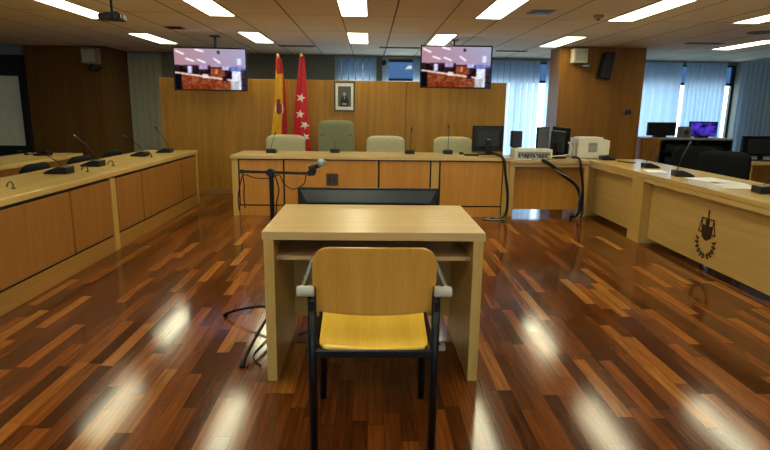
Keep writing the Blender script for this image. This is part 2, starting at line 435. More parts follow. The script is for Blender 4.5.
for y, nm in ((3.2, 'second'), (.45, 'third')):
    for x, pl in ((-3.18, 'far left'), (-1.68, 'left'), (-.18, 'centre'), (1.32, 'right'), (2.82, 'far right')):
        dup(proto, (x, y, CZ), 0, 'fluorescent ceiling light above the viewer, %s row from the bench, %s' % ({'second': 'third', 'third': 'fourth'}[nm], pl))

def slot(label, x0, x1, y, w=.07):
    t = thing('air_diffuser', label, 'air vent', ((x0 + x1) / 2, y, CZ), 0, 'slot air diffusers in the ceiling')
    h = (x1 - x0) / 2
    MB().box(-h, h, -w, -w + .015, -.012, -.001).box(-h, h, w - .015, w, -.012, -.001).box(-h, -h + .015, -w + .015, w - .015, -.012, -.001).box(h - .015, h, -w + .015, w - .015, -.012, -.001).build('frame', mat('vent_frame', '8c8676', .6), t)
    m = MB()
    for k in range(3): m.box(-h + .015, h - .015, -w + .02 + k * .042, -w + .035 + k * .042, -.01, -.001)
    m.build('slats', DARK, t)
slot('dark slot diffuser in ceiling above the two flags', -1.55, -.95, 9.95)
slot('dark slot diffuser in ceiling left of right TV', .15, .85, 9.95)
slot('dark slot diffuser in ceiling between right TV and column', 2.2, 2.75, 10.2)
slot('dark slot diffuser in ceiling right of the wood column', 4.7, 5.25, 8.6)
t = thing('ceiling_vent', 'small dark square vent in ceiling above left TV', 'air vent', (-2.6, 7.9, CZ))
MB().box(-.11, .11, -.11, .11, -.008, -.001).build('frame', mat('vent_dark', '5a4c38', .6), t)
MB().box(-.09, .09, -.08, -.05, -.014, -.008).box(-.09, .09, -.015, .015, -.014, -.008).box(-.09, .09, .05, .08, -.014, -.008).build('slats', DARK, t)
t = thing('ceiling_vent', 'small grey vent in ceiling between two lights near smoke detector', 'air vent', (1.78, 6.15, CZ))
MB().box(-.12, .12, -.12, .12, -.01, -.001).build('frame', mat('vent_grey', '77746c', .6), t)
MB().box(-.1, .1, -.08, -.05, -.016, -.01).box(-.1, .1, -.015, .015, -.016, -.01).box(-.1, .1, .05, .08, -.016, -.01).build('slats', CHARC, t)
t = thing('smoke_detector', 'small round beige smoke detector on the ceiling', 'smoke detector', (2.45, 6.3, CZ))
MB().lathe([(.055, -.001), (.055, -.018), (.045, -.03), (.02, -.04)]).build('body', mat('detector', '8f7a52', .5), t, smooth=False)
MB().lathe([(.022, -.04), (.02, -.052), (.008, -.056)], n=12).build('sensor', mat('vent_dark', '5a4c38', .6), t)
t = thing('ceiling_speaker', 'flat round grille in ceiling near the upper right edge', 'speaker', (4.95, 7.35, CZ))
MB().lathe([(.15, -.001), (.15, -.01), (.13, -.014)], n=28).build('rim', mat('grille_grey', '8a8474', .6), t)
MB().lathe([(.125, -.014), (.1, -.018), (.03, -.019)], n=28).build('grille', mat('grille_mesh', '6e6656', .7), t)

# projector on ceiling pole
t = thing('projector', 'small black projector hanging from a ceiling pole at upper left', 'projector', (-2.16, 5.0, 2.06), R(8))
MB().prism(rrect(.20, .15, .03), .045, Mt((0, 0, 0))).build('body', BLACK, t, bevel=.006)
MB().lathe([(.035, 0), (.035, .05), (.028, .055), (.02, .05)], Mt((.06, -.07, .022), rx=R(90))).build('lens', CHARC, t)
MB().tube([(0, 0, .05), (0, 0, CZ - 2.06 - .002)], .013).build('pole', BLACKM, t)
MB().box(-.06, .06, -.04, .04, .05, .062).build('bracket', BLACKM, t)

# ------------------------------------------------------------------ televisions
def courtroom_picture(u, v):
    """colour of the picture the screen shows; u right, v down (0..1)"""
    c = [0.68, 0.56, 0.60]
    c = [c[0] + .05 * (1 - u), c[1] + .12 * u * (1 - v), c[2] + .2 * u]
    def strip(x0, y0, x1, y1, w, col):
        nonlocal c
        dx, dy = x1 - x0, y1 - y0; L = dx * dx + dy * dy
        t_ = max(0, min(1, ((u - x0) * dx + (v - y0) * dy) / L)); d = math.hypot(u - x0 - t_ * dx, (v - y0 - t_ * dy) * .6)
        if d < w: c = list(col)
    for q in ((.03, .06, .12, .13), (.3, .02, .40, .06), (.17, .25, .26, .30), (.33, .27, .42, .33), (.56, .24, .63, .33)): strip(*q, .016, (1, .96, 1))
    if v > .40 + .07 * u: c = [.14, .08, .10]
    if .12 < u < .5 and .40 < v < .46: c = [.32, .16, .22]
    if .18 < u < .24 and .42 < v < .60: c = [.85, .85, 1]
    if .34 < u < .46 and .40 < v < .50: c = [.7, .62, .8]
    if .50 < u < .70 and .47 < v < .70: c = [.55, .27, .17]
    if .56 < u < .60 and .50 < v < .62: c = [.85, .5, .35]
    if .66 < u < .76 and .42 < v < .52: c = [.75, .75, .95]
    top = .60 + .22 * u
    if u < .80 and v > top: k = .5 + .5 * math.sin(u * 31 + math.sin(v * 40)); c = [.50 + .12 * k, .24 + .07 * k, .14 + .05 * k]
    if u < .80 and top - .035 < v < top + .01: c = [.95, .80, .76]
    if v > top + .02 and u < .78:
        if abs(math.sin(u * 14)) < .12: c = [.42, .17, .10]
        if v > .86 + .05 * u and u < .55: c = [.50, .20, .10]
    if .38 < u < .46 and .62 < v < .72: c = [.95, .85, .8]
    if .66 < u < .73 and .68 < v < .78: c = [.08, .08, .16]
    if u > .80 and v > .52: c = [.93, .95, 1]
    if u > .78 and .44 < v < .54: c = [.45, .5, .8]
    if u > .93 and v > .50: c = [.2, .16, .22]
    if .88 < u < .94 and .22 < v < .38: c = [.9, .95, 1]
    if .78 < u < .9 and v > .78: c = [.97, .95, .97] if (u * 37 + v * 23) % 1 > .3 else [.25, .3, .4]
    q = math.sin(u * 57 + 3 * math.sin(v * 31)) * math.sin(v * 49 + 2 * math.sin(u * 23))
    if v > .40: c = [max(0, x + .10 * q) for x in c]
    if u < .09 and v > .62: c = [.04, .04, .07]
    if .60 < u < .64 and .04 < v < .12: c = [.2, .15, .2]
    return c
SCREENM = bpy.data.materials.new('lit_tv_picture'); SCREENM.use_nodes = True
_n = SCREENM.node_tree.nodes; _l = SCREENM.node_tree.links; _n.remove(_n['Principled BSDF'])
_a = _n.new('ShaderNodeAttribute'); _a.attribute_name = 'picture'; _e = _n.new('ShaderNodeEmission'); _e.inputs[1].default_value = .95
_l.new(_a.outputs['Color'], _e.inputs[0]); _l.new(_e.outputs[0], _n['Material Output'].inputs[0])
def screen_mesh(parent, w, h, y, z0):
    nx, nz = 120, 68; m = MB()
    P = [[Vector((-w / 2 + w * i / nx, y, z0 + h - h * j / nz)) for i in range(nx + 1)] for j in range(nz + 1)]
    m.grid(P)
    o = m.build('screen', SCREENM, parent)
    at = o.data.color_attributes.new('picture', 'FLOAT_COLOR', 'POINT')
    vals = []
    for v in o.data.vertices:
        u_, v_ = (v.co.x + w / 2) / w, (z0 + h - v.co.z) / h
        acc = [0, 0, 0]
        for du, dv in ((0, 0), (.008, .008), (-.008, .008), (.008, -.008), (-.008, -.008)):
            c = courtroom_picture(min(.999, max(0, u_ + du)), min(.999, max(0, v_ + dv)))
            acc = [p + q / 5 for p, q in zip(acc, c)]
        vals += list(lin(acc))
    at.data.foreach_set('color', vals)
    return o
def tv(label, loc, rz, w=1.03, h=.6):
    t = thing('television', label, 'television', loc, rz, 'ceiling-hung televisions')
    b = .02
    m = MB().box(-w / 2, w / 2, -.02, -.005, 0, b).box(-w / 2, w / 2, -.02, -.005, h - b, h).box(-w / 2, -w / 2 + b, -.02, -.005, b, h - b).box(w / 2 - b, w / 2, -.02, -.005, b, h - b)
    m.build('bezel', BLACK, t, bevel=.003)
    MB().box(-w / 2 + .004, w / 2 - .004, -.006, .035, .004, h - .004).box(-.25, .25, .035, .07, .12, h - .1).build('housing', BLACK, t, bevel=.008)
    screen_mesh(t, w - 2 * b, h - 2 * b, -.0075, b)
    top = CZ - loc[2] - .002
    MB().tube([(0, .40, .3), (0, .40, top)], .02).tube([(0, .10, .3), (0, .40, .3)], .02).build('pole', BLACKM, t)
    MB().box(-.12, .12, .07, .085, .15, .45).box(-.06, .06, .085, .11, .2, .4).build('bracket', BLACKM, t)
    MB().box(-.07, .07, .34, .46, top - .012, top).build('ceiling_plate', BLACKM, t)
    return t
tv('lit television hanging by the flags at left, showing the courtroom', (-2.28, 8.35, 1.575), R(3))
tv('lit television hanging above the desktop monitor at right, showing the courtroom', (1.235, 8.35, 1.66), R(-2.5))

# ------------------------------------------------------------------ speakers and cameras on the columns
t = thing('wall_speaker', 'white box speaker high on the right wood column', 'speaker', (3.37, 9.39, 2.12))
MB().box(-.12, .11, -.16, -.002, .0, .22).build('cabinet', IVORY, t, bevel=.008)
MB().box(-.09, .08, -.168, -.16, .03, .19).build('grille', mat('pale_grille', 'a9a593', .8), t)
MB().tube([(.05, -.08, .0), (.05, -.10, -.05)], .02).tube([(.05, -.10, -.05), (.15, -.13, -.04)], .025).build('bracket', GREYM, t)
t = thing('loudspeaker', 'black slanted loudspeaker on the right wood column', 'speaker', (3.79, 9.25, 1.88))
MB().prism([(-.12, .0), (.05, -.02), (.10, .40), (-.05, .41)], .18, Mt((0, .08, 0), rx=R(90))).build('cabinet', BLACK, t, bevel=.01)
MB().prism([(-.10, .02), (.035, .0), (.08, .38), (-.035, .39)], .01, Mt((0, -.1, 0), rx=R(90))).build('grille', CHARC, t)
MB().tube([(0, .07, .2), (0, .148, .2)], .02).build('bracket', BLACKM, t)
t = thing('wall_speaker', 'dim grey box speaker high on the left wood column', 'speaker', (-4.98, 10.59, 2.12))
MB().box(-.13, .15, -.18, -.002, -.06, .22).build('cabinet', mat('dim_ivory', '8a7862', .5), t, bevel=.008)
MB().box(-.1, .12, -.188, -.18, -.03, .19).build('grille', mat('pale_grille', 'a9a593', .8), t)
MB().tube([(0, -.08, -.06), (.02, -.1, -.10)], .02).build('bracket', GREYM, t)
t = thing('security_camera', 'black camera below the speaker on the left wood column', 'camera', (-4.84, 10.38, 1.95))
MB().lathe([(.055, 0), (.06, .03), (.06, .16), (.04, .18)], Mt((0, 0, .03), rx=R(90)), n=16).build('housing', BLACK, t)
MB().lathe([(.035, .18), (.03, .2)], Mt((0, 0, .03), rx=R(90)), n=16).build('lens', CHARC, t)
MB().tube([(0, -.02, .03), (0, .215, .06)], .015).build('bracket', BLACKM, t)
t = thing('security_camera', 'tiny dark dome camera hanging before the blue window blinds', 'camera', (.25, 10.6, 2.17))
MB().tube([(0, 0, .045), (0, 0, CZ - 2.17 - .002)], .012).build('pole', GREYM, t)
MB().lathe([(.015, .05), (.04, .04), (.05, .0), (.035, -.035), (.015, -.05)], n=18).build('dome', BLACK, t, smooth=True)
t = thing('thermostat', 'small dark thermostat box near right edge of right column', 'thermostat', (4.28, 9.39, 1.36))
MB().box(-.05, .05, -.03, -.001, -.03, .03).build('housing', CHARC, t, bevel=.004)
MB().box(-.06, -.05, -.024, -.004, -.02, .02).box(.05, .075, -.02, -.006, -.012, .012).build('bracket', GREYM, t)

# ------------------------------------------------------------------ portrait
t = thing('portrait', 'white framed black and white portrait of a suited person', 'picture', (-.395, 8.897, 1.305))
w_, h_ = .325, .455
m = MB().box(-w_ / 2, w_ / 2, -.03, -.012, 0, .025).box(-w_ / 2, w_ / 2, -.03, -.012, h_ - .025, h_).box(-w_ / 2, -w_ / 2 + .025, -.03, -.012, .025, h_ - .025).box(w_ / 2 - .025, w_ / 2, -.03, -.012, .025, h_ - .025)
m.build('frame', mat('dark_frame', '4a4036', .4), t)
MB().box(-w_ / 2 + .012, w_ / 2 - .012, -.022, -.002, .012, h_ - .012).build('mat_board', mat('white_mount', 'e8e6de', .7), t)
MB().box(-.1, .1, -.024, -.022, .075, .38).build('print', mat('photo_grey', '565856', .6), t)
m = MB().prism([(-.06, .075), (.06, .075), (.065, .16), (.045, .215), (.018, .235), (-.018, .235), (-.045, .215), (-.065, .16)], .002, Mt((0, -.024, 0), rx=R(90)))
m.build('figure_body', mat('photo_black', '1c1e1e', .6), t)
MB().prism([(.02 * math.cos(2 * PI * k / 16), .265 + .028 * math.sin(2 * PI * k / 16)) for k in range(16)], .003, Mt((0, -.024, 0), rx=R(90))).prism([(-.012, .225), (.012, .225), (0, .18)], .003, Mt((0, -.0255, 0), rx=R(90))).prism([(-.04, .105), (.035, .10), (.03, .125), (-.03, .13)], .003, Mt((0, -.0255, 0), rx=R(90))).build('figure_face', mat('photo_light', 'a8a8a4', .6), t)

# ------------------------------------------------------------------ flags
def flag_surface(wt, wb, H0, H1, seedv):
    """front-visible folded cone of cloth: returns f(u, v) with u around 0..1, v down 0..1"""
    def f(u, v):
        a = 2 * PI * u
        wd = (wt + (wb - wt) * min(1, v * 1.25) ** .8) / 2
        dp = wd * .55
        fold = 1 + .16 * math.sin(5 * a + seedv + v * 2.2) * min(1, v * 3) + .07 * math.sin(9 * a + seedv * 2)
        x = math.cos(a) * wd * fold + .015 * math.sin(v * 5 + seedv)
        y = math.sin(a) * dp * fold
        return Vector((x, y, H1 + (H0 - H1) * v - (.05 * math.cos(a) if v > .9 else 0) * (v - .9) * 10))
    return f
def flag(name, label, loc, wt, wb, H0, H1, mats, pick, sv):
    t = thing(name, label, 'flag', loc, 0, 'flags on floor poles behind the bench')
    MB().tube([(0, 0, .03), (0, 0, H1 + .0)], .014).build('pole', mat('flag_pole', '6a5030', .3, .4), t)
    MB().lathe([(.014, H1 + .0), (.022, H1 + .015), (.02, H1 + .04), (.004, H1 + .07)], n=12).build('finial', mat('finial_brass', 'c8b070', .3, .8), t)
    MB().lathe([(.125, 0), (.125, .02), (.05, .04), (.02, .09)], n=20).build('base', BLACKM, t)
    f = flag_surface(wt, wb, H0, H1, sv); m = MB(); nu, nv = 48, 40
    P = [[f(i / nu, j / nv) for i in range(nu)] for j in range(nv + 1)]
    fs = m.grid(P, True)
    for idx, q in enumerate(fs):
        j, i = divmod(idx, nu); q.material_index = pick((i + .5) / nu, (j + .5) / nv, q.calc_center_median())
    # keep normals outward
    m.build('cloth', mats, t, smooth=True, solid=.003)
    return t, f
RED = mat('flag_red', 'b01820', .7, noise=.1); YEL = mat('flag_yellow', 'e0a820', .7, noise=.1); DRED = mat('flag_crimson', 'c81c2c', .7, noise=.08)
MAR = mat('crest_maroon', '7a3020', .7); WHITEC = mat('flag_white', 'efe6e6', .7)
def pick_sp(u, v, c):
    s = c.x / .11
    if v < .16: return 0 if s > -.9 + v * 5 or v < .05 else 1
    return 1 if -.98 + .25 * math.sin(v * 7) < s < .42 + .15 * math.sin(v * 6) else 0
t, f = flag('national_flag', 'draped red and yellow flag with crest, behind left beige chair', (-1.36, 8.63, 0), .07, .215, .55, 2.07, [RED, YEL], pick_sp, .4)
def on(f, cx, z, H0, H1, pts, h, off, m):
    """lay a small outline on the camera-facing side of the cloth"""
    vs = []
    for px, pz in pts:
        x = cx + px; zz = z + pz; v = (H1 - zz) / (H1 - H0); best = None
        for k in range(60, 181):
            u = .5 + .5 * (k - 60) / 120
            p = f(u, v)
            if best is None or abs(p.x - x) < abs(best.x - x): best = p
        vs.append(m.bm.verts.new((x, best.y - off, zz)))
    c = m.bm.verts.new((sum(q.co.x for q in vs) / len(vs), min(q.co.y for q in vs) - .002, sum(q.co.z for q in vs) / len(vs)))
    for a, b in zip(vs, vs[1:] + vs[:1]):
        k = m.bm.faces.new((a, b, c)); k.material_index = m.mi
m = MB()
def ell(a, b, n=16): return [(a * math.cos(2 * PI * k / n), b * math.sin(2 * PI * k / n)) for k in range(n)]
m.mi = 0; on(f, .0, 1.34, .55, 2.07, ell(.05, .085), 0, .008, m)
m.mi = 1; on(f, .01, 1.34, .55, 2.07, ell(.028, .04), 0, .014, m)
m.mi = 0; on(f, .0, 1.45, .55, 2.07, ell(.03, .03), 0, .009, m)
m.mi = 2; on(f, -.045, 1.34, .55, 2.07, ell(.008, .07), 0, .012, m)
m.mi = 2; on(f, .055, 1.34, .55, 2.07, ell(.008, .07), 0, .012, m)
m.build('crest', [MAR, RED, WHITEC], t, solid=.002)
t, f = flag('regional_flag', 'draped red flag with white stars, right of the red and yellow one', (-1.02, 8.63, 0), .06, .23, .45, 2.09, [DRED], lambda u, v, c: 0, 2.1)
def star(r, rot=0): return [((r if k % 2 == 0 else r * .42) * math.sin(rot + PI * k / 5), (r if k % 2 == 0 else r * .42) * math.cos(rot + PI * k / 5)) for k in range(10)]
for cx, z, r_, ro in ((-.01, 1.50, .07, .3), (-.025, 1.26, .07, .1), (.04, 1.10, .07, .5), (.055, .92, .065, .8), (-.04, .78, .055, 0)):
    m = MB(); on(f, cx, z, .45, 2.09, star(r_, ro), 0, .01, m); m.build('star', WHITEC, t, solid=.002)

# ------------------------------------------------------------------ office chairs
def office_chair(name, label, loc, rz, m_up, bw, top, bh, group, shell=None, curved=0.03):
    """sitter faces local +Y... the backrest stands on local -Y? no: backrest on +Y side, sitter looks to -Y"""
    t = thing(name, label, 'chair', loc, rz, group)
    sh = shell or m_up
    # seat cushion
    MB().prism(rrect(.50, .48, .07), .09, Mt((0, 0, .42))).build('seat', m_up, t, bevel=.025, seg=3)
    # backrest, curved grid with thickness
    nx, nz = 14, 10; m = MB(); F = []; B = []
    for j in range(nz + 1):
        v = j / nz; z = top - bh + bh * v; rf = []; rb = []
        for i in range(nx + 1):
            u = -1 + 2 * i / nx
            rr = 1 - .05 * abs(v * 2 - 1) ** 8
            x = u * bw / 2 * rr
            zz = z - (.04 * abs(u) ** 6 if v > .8 else 0) * (v - .8) * 5
            y = .22 + .05 * v - curved * u * u
            th = .038 * (1 - .55 * abs(u) ** 6) * (1 - .5 * abs(2 * v - 1) ** 8)
            rf.append(Vector((x, y - th, zz))); rb.append(Vector((x, y + th, zz)))
        F.append(rf); B.append(rb)
    loops = [F[j] + B[j][::-1] for j in range(nz + 1)]
    m.grid(loops, True)
    bmv = m.bm; bmv.verts.ensure_lookup_table(); n = 2 * (nx + 1)
    for base in (0, nz * n):
        for i in range(nx):
            a, b = bmv.verts[base + i], bmv.verts[base + i + 1]; c, d = bmv.verts[base + n - 2 - i], bmv.verts[base + n - 1 - i]
            bmv.faces.new((a, b, c, d))
    m.build('backrest', m_up, t, smooth=True, bevel=0)
    MB().tube(curve([(0, .05, .42), (0, .27, .44), (0, .30, .55), (0, .285, top - bh + .12)]), .022, 8).build('back_support', BLACKM, t)
    for s in (-1, 1):
        MB().tube(curve([(s * .22, .0, .44), (s * .29, .0, .46), (s * .29, .0, .60)]), .014, 8).prism(rrect(.06, .24, .028), .025, Mt((s * .29, 0, .60))).build('armrest', BLACK, t)
    MB().tube([(0, 0, .10), (0, 0, .42)], .028).build('column', BLACKM, t)
    m = MB()
    for k in range(5):
        a = 2 * PI * k / 5 + .3; m.tube([(0, 0, .11), (.27 * math.cos(a), .27 * math.sin(a), .07)], [.025, .016], 8)
    m.build('base', BLACKM, t)
    for k in range(5):
        a = 2 * PI * k / 5 + .3; MB().lathe([(.027, -.02), (.03, -.01), (.03, .01), (.027, .02)], Mt((.27 * math.cos(a), .27 * math.sin(a), .03), rx=R(90), rz=a), n=14).build('caster', BLACK, t)
    return t
g = 'upholstered chairs behind the judges bench'
c1 = office_chair('judge_chair', 'low pale green chair behind the bench, in front of the flags', (-1.235, 8.12, 0), 0, GREEN, .57, .965, .42, g)
dup(c1, (.235, 8.12, 0), 0, 'low pale green chair behind the bench, right of the tall olive chair', g)
dup(c1, (1.235, 8.12, 0), 0, 'low pale green chair half hidden behind the black desktop monitor', g)
tl = office_chair('judge_chair', 'tall olive green high-backed chair under the portrait', (-.49, 8.12, 0), 0, GREEND, .53, 1.185, .68, g)
MB().tube(curve([(-.22, .205, .97), (0, .235, .97), (.22, .205, .97)]), .009, 8).build('seam', mat('seam_dark', '4a5040', .8), tl)

# ------------------------------------------------------------------ judges' bench
BT = .768; BY = 7.1
def bench():
    t = thing('judges_bench', 'long light wood judges bench across the back of the room', 'bench', (0, BY, 0), R(.6))
    x0, x1 = -1.73, 1.80
    MB().box(x0 - .01, x1, -.03, .76, BT - .04, BT).build('countertop', BEECH, t, bevel=.003)
    MB().box(x0, x0 + .075, 0, .70, 0, BT - .04).build('end_panel', BEECH_Z, t)
    MB().box(1.715, 1.785, 0, .70, 0, BT - .04).build('end_panel', BEECH_Z, t)
    MB().box(.79, .885, 0, .05, 0.0, BT - .055).build('post', BEECH_Z, t)
    MB().box(x0 + .075, 1.715, .012, .05, .02, BT - .04).build('carcass', DARK, t)
    ed = [-1.645, -1.082, .118, .778]
    for a, b in zip(ed, ed[1:]): MB().box(a + .011, b - .011, -.004, .012, .145, BT - .055).build('front_panel', PANEL, t, bevel=.002)
    MB().box(.908, 1.70, -.004, .012, .145, BT - .055).build('front_panel', PANEL, t, bevel=.002)
    MB().box(x0 + .086, .785, -.004, .012, 0, .125).build('plinth', PANEL, t, bevel=.002)
    MB().box(.90, 1.70, -.004, .012, 0, .125).build('plinth', PANEL, t, bevel=.002)
    p = MB().box(-.548, -.395, -.014, -.004, .40, .55).build('socket_plate', mat('dark_plate', '4a3a28', .5), t, bevel=.004)
    MB().box(-.525, -.48, -.018, -.014, .43, .52).box(-.463, -.418, -.018, -.014, .43, .52).build('socket', mat('darker_plate', '30261c', .5), p)
bench()
t = thing('corner_desk', 'short light wood desk with open front joining bench and right desk', 'desk', (0, 7.14, 0), R(.6))
MB().box(1.802, 2.84, -.03, .73, BT - .065, .745).box(1.802, 2.84, 0.0, .03, BT - .115, BT - .065).build('desktop', BEECH, t, bevel=.003)
MB().box(1.802, 1.872, 0, .68, 0, BT - .115).build('end_panel', BEECH_Z, t)
MB().box(1.872, 2.79, .16, .185, .07, BT - .07).build('modesty_panel', PANEL, t)
MB().box(2.785, 2.84, 0, .68, 0, BT - .115).build('end_panel', BEECH_Z, t)

# ------------------------------------------------------------------ left desks
def left_desk(label, y0, y1, splits, first_post, last_post):
    t = thing('long_desk', label, 'desk', (-2.42, y0, 0), 0, 'panelled desks along the left side')
    L = y1 - y0
    MB().box(-.69, .014, 0.001, L - .001, .708, .755).build('desktop', BEECH_Y, t, bevel=.003)
    MB().box(-.05, -.012, .05, L - .05, 0.0, .708).build('carcass', DARK, t)
    for q, wdt in ((0, first_post), (L, last_post)):
        a, b = (q + .001, q + wdt) if q == 0 else (q - wdt, q - .001)
        MB().box(-.66, .004, a, b, 0, .695).build('end_panel', BEECH_Z, t)
    e = [first_post + .012] + [s - y0 for s in splits] + [L - last_post - .012]
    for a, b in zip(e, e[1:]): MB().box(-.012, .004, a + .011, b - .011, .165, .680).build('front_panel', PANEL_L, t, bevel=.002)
    MB().box(-.012, .004, first_post + .002, L - last_post - .002, 0, .145).build('plinth', wood('oak_plinth', '9c7030', 'ac7f3c', 'Y', .4), t, bevel=.002)
left_desk('nearer panelled wood desk along the left edge of the photo', 2.6, 5.31, [4.54], .07, .05)
left_desk('farther panelled wood desk at left, ending beside the wall panelling', 5.31, 7.95, [5.98, 7.26], .05, .07)
t = thing('long_desk', 'rear wood desk in the dim left corner below the dark glazed frame', 'desk', (-3.72, 3.6, 0), 0)
MB().box(-.68, .0, 0, 3.8, .70, .745).build('desktop', BEECH_Y, t, bevel=.003)
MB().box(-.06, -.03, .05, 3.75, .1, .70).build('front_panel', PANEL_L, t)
for y in (0.02, 3.74): MB().box(-.64, -.03, y, y + .04, 0, .70).build('end_panel', BEECH_Z, t)

# ------------------------------------------------------------------ right desks
def right_desk(label, y0, y1, p0, p1, emblem=False):
    t = thing('long_desk', label, 'desk', (2.86, y0, 0), 0, 'open-front desks along the right side')
    L = y1 - y0
    MB().box(-.005, .76, .001, L - .001, .702, .745).build('desktop', BEECH_Y, t, bevel=.003)
    MB().box(0.004, .03, p0 , L - p1, .655, .70).build('apron', BEECH_Y, t)
    MB().box(0, .70, .001, p0, 0, .70).build('end_panel', BEECH_Z, t)
    MB().box(0, .70, L - p1, L - .001, 0, .70).build('end_panel', BEECH_Z, t)
    mp = MB().box(.10, .12, p0, L - p1, .055, .70).build('modesty_panel', PANEL_R, t)
    if emblem:
        EM = mat('emblem_bronze', '3a2814', .5, .3); yc = 4.71 - y0; zc = .33
        def P(dy, z): return (.094, yc - dy, z)     # dy: to the right as the camera sees it
        m = MB()
        m.tube([P(0, .545), P(0, .28)], .0055, 6)                       # sword / staff
        m.tube([P(-.09, .465), P(.09, .465)], .006, 6)                 # beam
        for s in (-1, 1):
            m.tube([P(s * .085, .465), P(s * .12, .34)], .004, 6).tube([P(s * .085, .465), P(s * .07, .34)], .004, 6)
            m.tube([P(s * .125, .34), P(s * .065, .335)], .007, 6)
        m.tube([P(-.02, .455), P(-.02, .40)], .005, 6).tube([P(.02, .455), P(.02, .40)], .005, 6)
        m.build('emblem_scales', EM, mp)
        m = MB()
        m.prism([(-.062, .41), (0, .395), (.062, .41), (.062, .30), (0, .27), (-.062, .30)], .01, Matrix.Translation((.1, yc, 0)) @ Matrix(((0, 0, -1, 0), (-1, 0, 0, 0), (0, 1, 0, 0), (0, 0, 0, 1))))
        m.build('emblem_book', EM, mp)
        m = MB()
        m.tube([P(.125 * math.sin(a), .25 - .115 * math.cos(a)) for a in [R(-100 + 200 * k / 20) for k in range(21)]], .004, 6)
        for k in range(11):
            a = R(-98 + 196 * k / 10)
            for s in (-1, 1):
                r1, r2 = .125, .125 + s * .03; a2 = a + (R(9) if a > 0 else R(-9))
                m.tube([P(r1 * math.sin(a), .25 - r1 * .92 * math.cos(a)), P((r1 + r2) / 2 * math.sin((a + a2) / 2), .25 - (r1 + r2) / 2 * .95 * math.cos((a + a2) / 2)), P(r2 * math.sin(a2), .25 - r2 * .95 * math.cos(a2))], [.003, .009, .002], 6)
        m.build('emblem_wreath', EM, mp)
    return t
right_desk('wood desk at right with justice emblem on its front panel', 2.9, 5.86, .06, .13, True)
right_desk('farther plain wood desk at right, next to the white printer', 5.86, 7.42, .13, .14)

# ------------------------------------------------------------------ gooseneck microphones
def microphone(label, loc, rz, tip, group='gooseneck microphones on the desks', sc=1.0, mid=None):
    """tip in world coordinates"""
    t = thing('desk_microphone', label, 'microphone', loc, rz, group)
    w_, d_ = .125 * sc, .17 * sc
    m = MB(); pts = [(-d_ / 2, 0), (d_ / 2, 0), (d_ / 2, .052 * sc), (d_ * .15, .058 * sc), (-d_ * .30, .030 * sc), (-d_ / 2, .012 * sc)]
    m.prism(pts, w_, Matrix(((0, 0, 1, -w_ / 2), (1, 0, 0, 0), (0, 1, 0, 0), (0, 0, 0, 1))))
    m.build('base', BLACK, t, bevel=.006)
    MB().box(-.03, .03, -.055, -.015, .022, .036, ).build('button', CHARC, t)
    v = Matrix.Rotation(-rz, 3, 'Z') @ (Vector(tip) - Vector(loc)); s0 = Vector((0, d_ * .35, .04))
    k = s0.lerp(v, .55) + Vector((0, 0, .10 * abs((v - s0).xy.length)))
    P = curve([s0, s0.lerp(k, .5) + Vector((0, 0, .01)), k, v])
    MB().tube(P, .0042, 6).build('gooseneck', BLACKM, t)
    d = (P[-1] - P[-3]).normalized()
    MB().tube([v - d * .005, v + d * .012, v + d * .045, v + d * .055], [.006, .011, .011, .006], 10).build('microphone_head', CHARC, t)
    return t
TL = .7455; TLL = .7555
microphone('gooseneck microphone on left desk with long low neck, nearest of the row', (-2.80, 5.12, TLL), R(-90), (-3.2, 5.36, .905), sc=1.2)
microphone('second gooseneck microphone from the near end of left desk', (-2.80, 5.75, TLL), R(-90), (-3.0, 5.88, 1.03), sc=1.15)
microphone('third gooseneck microphone from the near end of left desk', (-2.80, 6.93, TLL), R(-90), (-2.95, 6.96, .975), sc=1.1)
microphone('farthest gooseneck microphone on left desk, leaning over its far end', (-2.70, 7.5, TLL), R(-90), (-2.85, 7.68, 1.05), sc=1.1)
microphone('small dim microphone on the rear desk in the left corner', (-4.0, 7.0, TL), R(-90), (-4.25, 7.0, .80))
microphone('gooseneck microphone on right desk left of the paper sheet', (3.2, 6.3, TL), R(90), (3.35, 6.45, 1.03))
microphone('gooseneck microphone on right desk above the justice emblem', (3.13, 5.5, TL), R(80), (3.27, 5.7, 1.04), sc=1.1)
microphone('low black microphone at the right edge of the photo', (3.20, 4.38, TL), R(85), (3.5, 4.5, .88), sc=1.1)
microphone('black microphone with bent neck beside the white printer', (3.10, 7.25, TL), R(90), (3.2, 7.3, .79), sc=1.05)
BTZ = BT + .0005
microphone('gooseneck microphone on bench before the left pale green chair', (-1.30, 7.52, BTZ), R(180), (-1.27, 7.62, 1.0), sc=1.0)
microphone('short microphone on bench before the tall olive chair', (-.47, 7.68, BTZ), R(180), (-.47, 7.75, .87), sc=1.0)
microphone('gooseneck microphone on bench right of the middle green chair', (.54, 7.62, BTZ), R(180), (.565, 7.7, 1.07), sc=1.0)
microphone('gooseneck microphone on bench just left of the desktop monitor', (1.06, 7.66, BTZ), R(180), (1.075, 7.72, 1.11), sc=1.0)

# little cable hooks sprouting from the left desk top
def hook(label, x, y):
    t = thing('cable_outlet', label, 'cable outlet', (x, y, TLL), 0, 'cable outlets in the left desk top')
    MB().lathe([(.016, 0), (.016, .006), (.01, .008)], n=14).build('grommet', BLACK, t)
    MB().tube(curve([(0, 0, .006), (0, .0, .035), (-.03, .02, .05), (-.07, .05, .03), (-.09, .07, .006)]), .005, 6).build('cable_loop', BLACK, t)
hook('black cable outlet at the left edge of the nearer desk', -2.62, 4.16)
hook('black cable outlet right of the nearest left desk microphone', -2.62, 5.27)
hook('black cable outlet right of the second left desk microphone', -2.62, 5.80)
hook('black cable outlet before the third left desk microphone', -2.62, 6.82)

